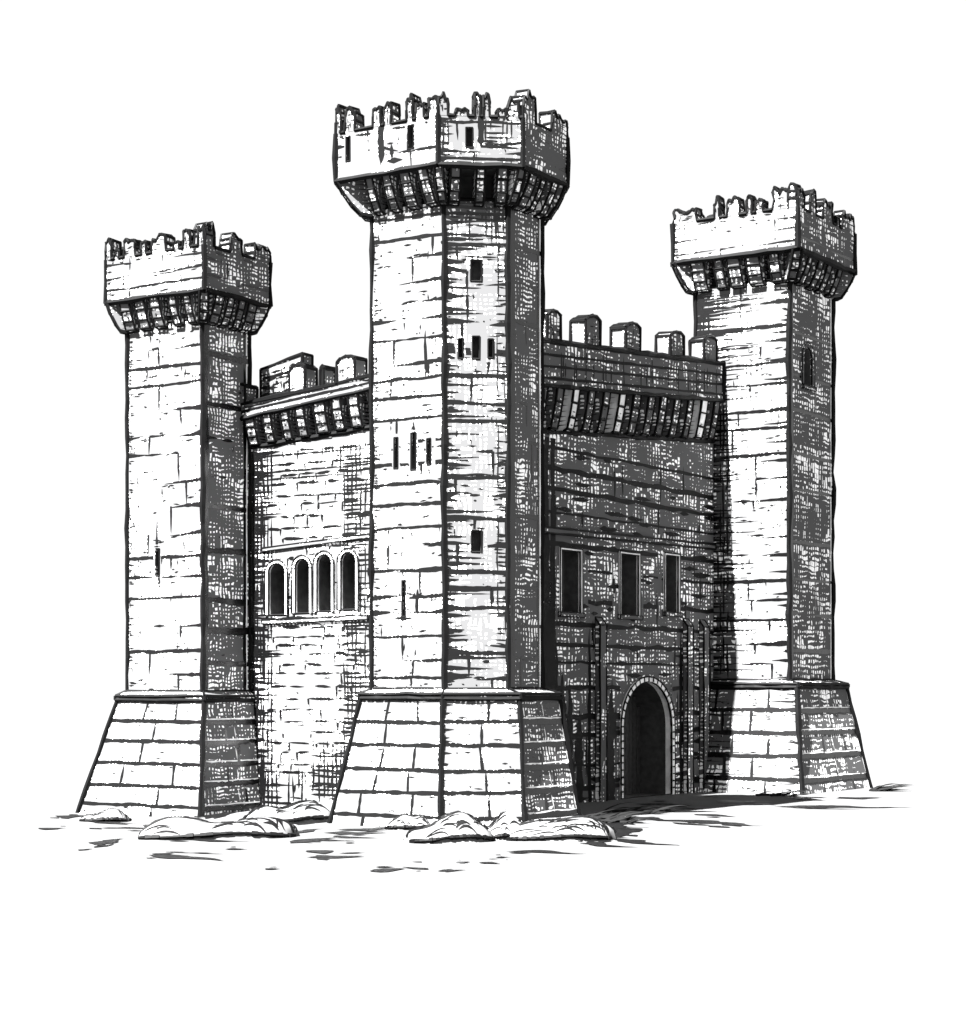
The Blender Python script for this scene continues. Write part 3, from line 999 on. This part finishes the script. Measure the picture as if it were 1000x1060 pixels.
SCRAPES_AND_SHADOWS = [  # the first rows paint contact shadows along the tower feet
    (-16.58, 82.9, -14.16, 82.3, 2.07),
    (-13.46, 79.98, -11.48, 82.9, 2.01),
    (-11.65, 84.12, -9.68, 92.33, 2.35),
    (-6.16, 76.74, -3.62, 76.74, 2.39),
    (-5.53, 74.23, -3.75, 74.23, 1.12),
    (3.72, 80.54, 5.53, 74.23, 3.02),
    (4.14, 82.9, 6.49, 79.42, 2.67),
    (3.3, 76.22, 4.56, 71.88, 2.22),
    (-6.91, 71.88, -5.53, 74.23, 1.62),
    (-18.86, 87.36, -17.49, 85.39, 1.89),
    (-16.98, 78.32, -16.19, 79.42, 1.57),
    (-20.68, 96.24, -21.28, 106.14, 4.13),
    (-19.53, 92.33, -20.17, 102.31, 2.86),
    (-13.77, 71.43, -13.06, 74.23, 1.61),
    (-16.22, 83.51, -14.53, 81.7, 2.07),
    (-11.17, 66.03, -8.13, 64.53, 1.51),
    (-10.86, 66.41, -10.31, 67.2, 1.13),
    (-8.92, 69.25, -7.99, 69.25, 0.97),
    (-6.63, 61.06, -6.14, 61.39, 0.76),
    (-5.78, 65.65, -3.96, 66.41, 1.77),
    (-6.16, 72.34, -5.95, 72.8, 1.6),
    (-4.94, 71.88, -4.56, 71.88, 1.05),
    (-3.45, 60.73, -2.23, 61.06, 1.88),
    (-2.07, 61.39, -1.75, 61.72, 1.92),
    (-1.4, 60.73, -0.53, 61.06, 0.94),
    (-0.8, 63.8, -0.52, 63.45, 0.82),
    (-0.24, 63.45, 0.61, 63.09, 1.22),
    (-5.92, 68.41, -5.17, 67.2, 1.86),
    (0.72, 68.0, 3.62, 67.2, 1.62),
    (0.38, 66.03, 0.95, 66.03, 0.88),
    (7.51, 85.39, 11.15, 80.54, 2.78),
    (4.78, 74.23, 6.51, 70.54, 1.59),
    (13.65, 94.64, 20.22, 93.86, 2.7),
    (7.64, 92.33, 10.49, 90.13, 2.53),
    (18.04, 101.4, 20.46, 102.31, 3.15),
    (3.48, 72.34, 5.36, 69.67, 1.53),
    (4.68, 81.12, 6.17, 77.79, 2.55),
    (4.52, 85.39, 5.93, 82.3, 3.56),
    (5.84, 86.69, 8.09, 84.12, 2.21),
    (7.47, 97.07, 10.09, 95.44, 2.81),
    (11.49, 99.62, 14.12, 97.9, 2.96),
    (15.11, 101.4, 17.39, 100.5, 3.1),
    (3.71, 77.26, 5.0, 74.23, 2.32),
    (9.38, 88.72, 10.84, 86.69, 1.56),
    (-12.49, 74.23, -8.35, 72.34, 2.17),
    (-11.14, 77.26, -7.33, 76.22, 1.79),
    (-8.32, 75.21, -5.92, 79.42, 1.81),
    (-14.59, 79.42, -12.98, 79.42, 1.28),
    (-5.65, 78.32, -3.05, 79.42, 1.89)]
for x0, y0, x1, y1, w in SCRAPES_AND_SHADOWS:
    scrape_or_shadow(x0, y0, x1, y1, w)
    for _ in range(rng.randint(1, 3)):      # finer scratches running with it
        t0 = rng.uniform(-.1, .6)
        dx, dy = x1 - x0, y1 - y0
        oy = rng.uniform(-1.6, 1.6) * w
        L = rng.uniform(.2, .55)
        scrape_or_shadow(x0 + dx * t0, y0 + dy * t0 + oy, x0 + dx * (t0 + L), y0 + dy * (t0 + L) + oy + rng.uniform(-.2, .2), w * .4)
ground = mb.build('ground')
ground['kind'] = 'structure'

# ------------------------------------------------------------------ rocks
def rock(label, cx, cy, L, D, H, yaw, seed, lean=0.0, r=.085, group='loose rocks at the castle foot', pts=15, hatch=1.0):
    rng = random.Random(seed)
    z0 = ground_z(cx, cy)
    c, s_ = math.cos(yaw), math.sin(yaw)
    ph = rng.uniform(0, 60)
    def S(u, t, up=0.0):
        # u 0..1 along the slab, t -1..1 across it (-1 faces the viewer)
        e = max(0.0, 1 - abs(2 * u - 1) ** 2.6) ** .55
        dome = max(0.0, 1 - abs(t) ** 2.2) ** .7
        nz = noise.noise(V((ph + u * 2.6, t * .8, 0)))
        z = H * e * dome * (.78 + .42 * nz + .25 * (u - .5)) + up
        x = (u - .5) * L + lean * dome * e + .06 * L * noise.noise(V((ph, t * 1.5, u)))
        y = t * D * .5 * (e ** .6) * (1 + .25 * noise.noise(V((ph + u * 3, 9, 0))))
        if abs(t) > .999 or u < .001 or u > .999:
            z = -.15
        return V((cx + x * c - y * s_, cy + x * s_ + y * c, z0 + z))
    mb = MB(ROCK, INK)
    nu, nt_ = 26, 12
    vs = [S(i / nu, -1 + 2 * j / nt_) for i in range(nu + 1) for j in range(nt_ + 1)]
    mb.mesh(vs, [(i * (nt_ + 1) + j, (i + 1) * (nt_ + 1) + j, (i + 1) * (nt_ + 1) + j + 1, i * (nt_ + 1) + j + 1) for i in range(nu) for j in range(nt_)], 0)
    # crest and foot lines
    for tt, rr, dz in ((.12, 1.0, .0), (-.94, 1.0, .02), (.94, .7, .02)):
        prev = None
        for k in range(25):
            q = S(.015 + .97 * k / 24, tt, dz)
            if prev:
                mb.tube(prev, q, r * rr * rng.uniform(.6, 1.25), rng)
            prev = q
    # curved ink strokes painting shading along the slab and down its ends
    def ribbon(u0, t0, u1, t1, w):
        m = 8
        prev = None
        for k in range(m + 1):
            q = k / m
            u, t = u0 + (u1 - u0) * q, t0 + (t1 - t0) * q + .12 * math.sin(math.pi * q)
            ww = w * (math.sin(math.pi * min(1, q * 1.0)) ** .8 + .04) * rng.uniform(.8, 1.2)
            a, b = S(u, min(.9, t + ww), .016), S(u, max(-.93, t - ww), .016)
            if prev:
                mb.face([prev[1], b, a, prev[0]], 1)
            prev = (a, b)
    for _ in range(int(hatch * (9 + L * 2.2))):
        u0 = rng.uniform(.03, .8)
        u1 = min(.97, u0 + rng.uniform(.08, .3))
        t0 = rng.uniform(-.85, .05)
        ribbon(u0, t0, u1, t0 + rng.uniform(-.18, .1), rng.uniform(.02, .06))
    for _ in range(int(hatch * 10)):            # dark strokes painting shade onto the right end
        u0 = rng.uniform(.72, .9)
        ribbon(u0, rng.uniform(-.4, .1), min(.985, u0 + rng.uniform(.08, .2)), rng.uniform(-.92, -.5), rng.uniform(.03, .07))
    o = mb.build('rock', None, (cx, cy, z0))
    for f in o.data.polygons:
        f.use_smooth = f.material_index == 0
    o['label'] = label
    o['category'] = 'rock'
    o['group'] = group
    return o
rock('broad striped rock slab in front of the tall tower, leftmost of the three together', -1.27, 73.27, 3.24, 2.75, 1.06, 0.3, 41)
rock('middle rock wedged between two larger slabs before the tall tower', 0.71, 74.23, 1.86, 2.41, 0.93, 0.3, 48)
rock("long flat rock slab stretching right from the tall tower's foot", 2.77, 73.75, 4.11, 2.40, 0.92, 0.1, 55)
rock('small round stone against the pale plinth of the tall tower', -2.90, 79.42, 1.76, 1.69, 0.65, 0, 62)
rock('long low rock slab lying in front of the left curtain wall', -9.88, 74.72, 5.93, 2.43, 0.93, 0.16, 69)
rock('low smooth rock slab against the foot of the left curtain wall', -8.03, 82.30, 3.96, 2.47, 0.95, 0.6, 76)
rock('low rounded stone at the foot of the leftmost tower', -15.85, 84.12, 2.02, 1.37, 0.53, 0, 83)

# ------------------------------------------------------------------ grass tufts
def tuft(label, cx, cy, n, L, spread, lean, seed, w=.09):
    rng = random.Random(seed)
    mb = MB(GRASS)
    z0 = ground_z(cx, cy)
    for _ in range(n):
        x, y = cx + rng.uniform(-spread, spread), cy + rng.uniform(-spread, spread) * .6
        zb = ground_z(x, y) - .05
        a = rng.gauss(lean, .5)
        l = L * rng.uniform(.4, 1.1)
        up = rng.uniform(.08, .55)
        d = V((math.cos(a) if abs(lean) < 50 else rng.uniform(-1, 1), rng.uniform(-.35, .35), 0))
        ww = w * rng.uniform(.6, 1.4)
        side = V((0, 0, 1)) * ww
        side2 = V((-d.y, d.x, 0)).normalized() * ww
        prev = None
        for k in range(5):
            t = k / 4
            p = V((x, y, zb)) + d * (l * t) + V((0, 0, up * l * (t - .55 * t * t) + .04))
            cur = [p + side * (1 - t) + side2 * 0, p - side2 * (1 - t), p + side2 * (1 - t)]
            if prev:
                for j in range(3):
                    j2 = (j + 1) % 3
                    mb.face([prev[j], prev[j2], cur[j2], cur[j]], 0)
            prev = cur
    o = mb.build('grass_tuft', None, (cx, cy, z0))
    o['label'] = label
    o['category'] = 'grass tuft'
    o['group'] = 'dark grass tufts at the castle foot'
    return o
tuft('spiky dark grass at the far right corner of the right tower', 21.42, 109.20, 26, 1.99, 0.5, 0, 5)
tuft("dark grass clump left of the leftmost tower's foot", -19.00, 92.33, 18, 1.33, 0.6, 3.14, 6)
tuft('dense dark grass in the shade at the right foot of the tall tower', 4.70, 82.90, 46, 2.07, 1.3, 0, 7)
tuft("thin dark grass spikes in front of the gateway's left side", 6.45, 89.42, 24, 1.98, 1.2, 0, 8)
tuft("small dark grass sprig under the right tower's front corner", 15.03, 104.19, 16, 1.80, 1.0, 0, 9)
tuft('short dark grass between the left curtain wall and the leftmost tower', -9.86, 95.44, 18, 1.28, 0.9, 3.14, 10)

# ------------------------------------------------------------------ light, sky, camera
SUN_EL, SUN_AZ = R(51.8), R(36.3)              # azimuth measured to the left of the line back to the viewer
to_sun = V((-math.sin(SUN_AZ) * math.cos(SUN_EL), -math.cos(SUN_AZ) * math.cos(SUN_EL), math.sin(SUN_EL)))
sun = bpy.data.lights.new('sun', 'SUN')
sun.energy = 5.0
sun.angle = R(.5)
sun.color = (1, 1, 1)
so = bpy.data.objects.new('sun', sun)
so.rotation_euler = (-to_sun).to_track_quat('-Z', 'Y').to_euler()
so.location = (-40, -40, 60)
col.objects.link(so)

world = bpy.data.worlds.new('World')
scene.world = world
world.use_nodes = True
bg = world.node_tree.nodes['Background']
bg.inputs[0].default_value = (1, 1, 1, 1)
bg.inputs[1].default_value = .067

cam = bpy.data.cameras.new('camera')
cam.sensor_fit = 'HORIZONTAL'
cam.sensor_width = 36
cam.lens = 36 * 2080 / 1000
cam.shift_y = .185
cam.clip_end = 20000
co = bpy.data.objects.new('camera', cam)
co.location = (0, 0, 5.46)
co.rotation_euler = (R(90), 0, 0)
col.objects.link(co)
scene.camera = co

vs_ = scene.view_settings
vs_.view_transform = 'Standard'
vs_.look = 'None'
vs_.exposure = 3.93
vs_.gamma = 1
scene.cycles.max_bounces = 5
scene.cycles.diffuse_bounces = 3
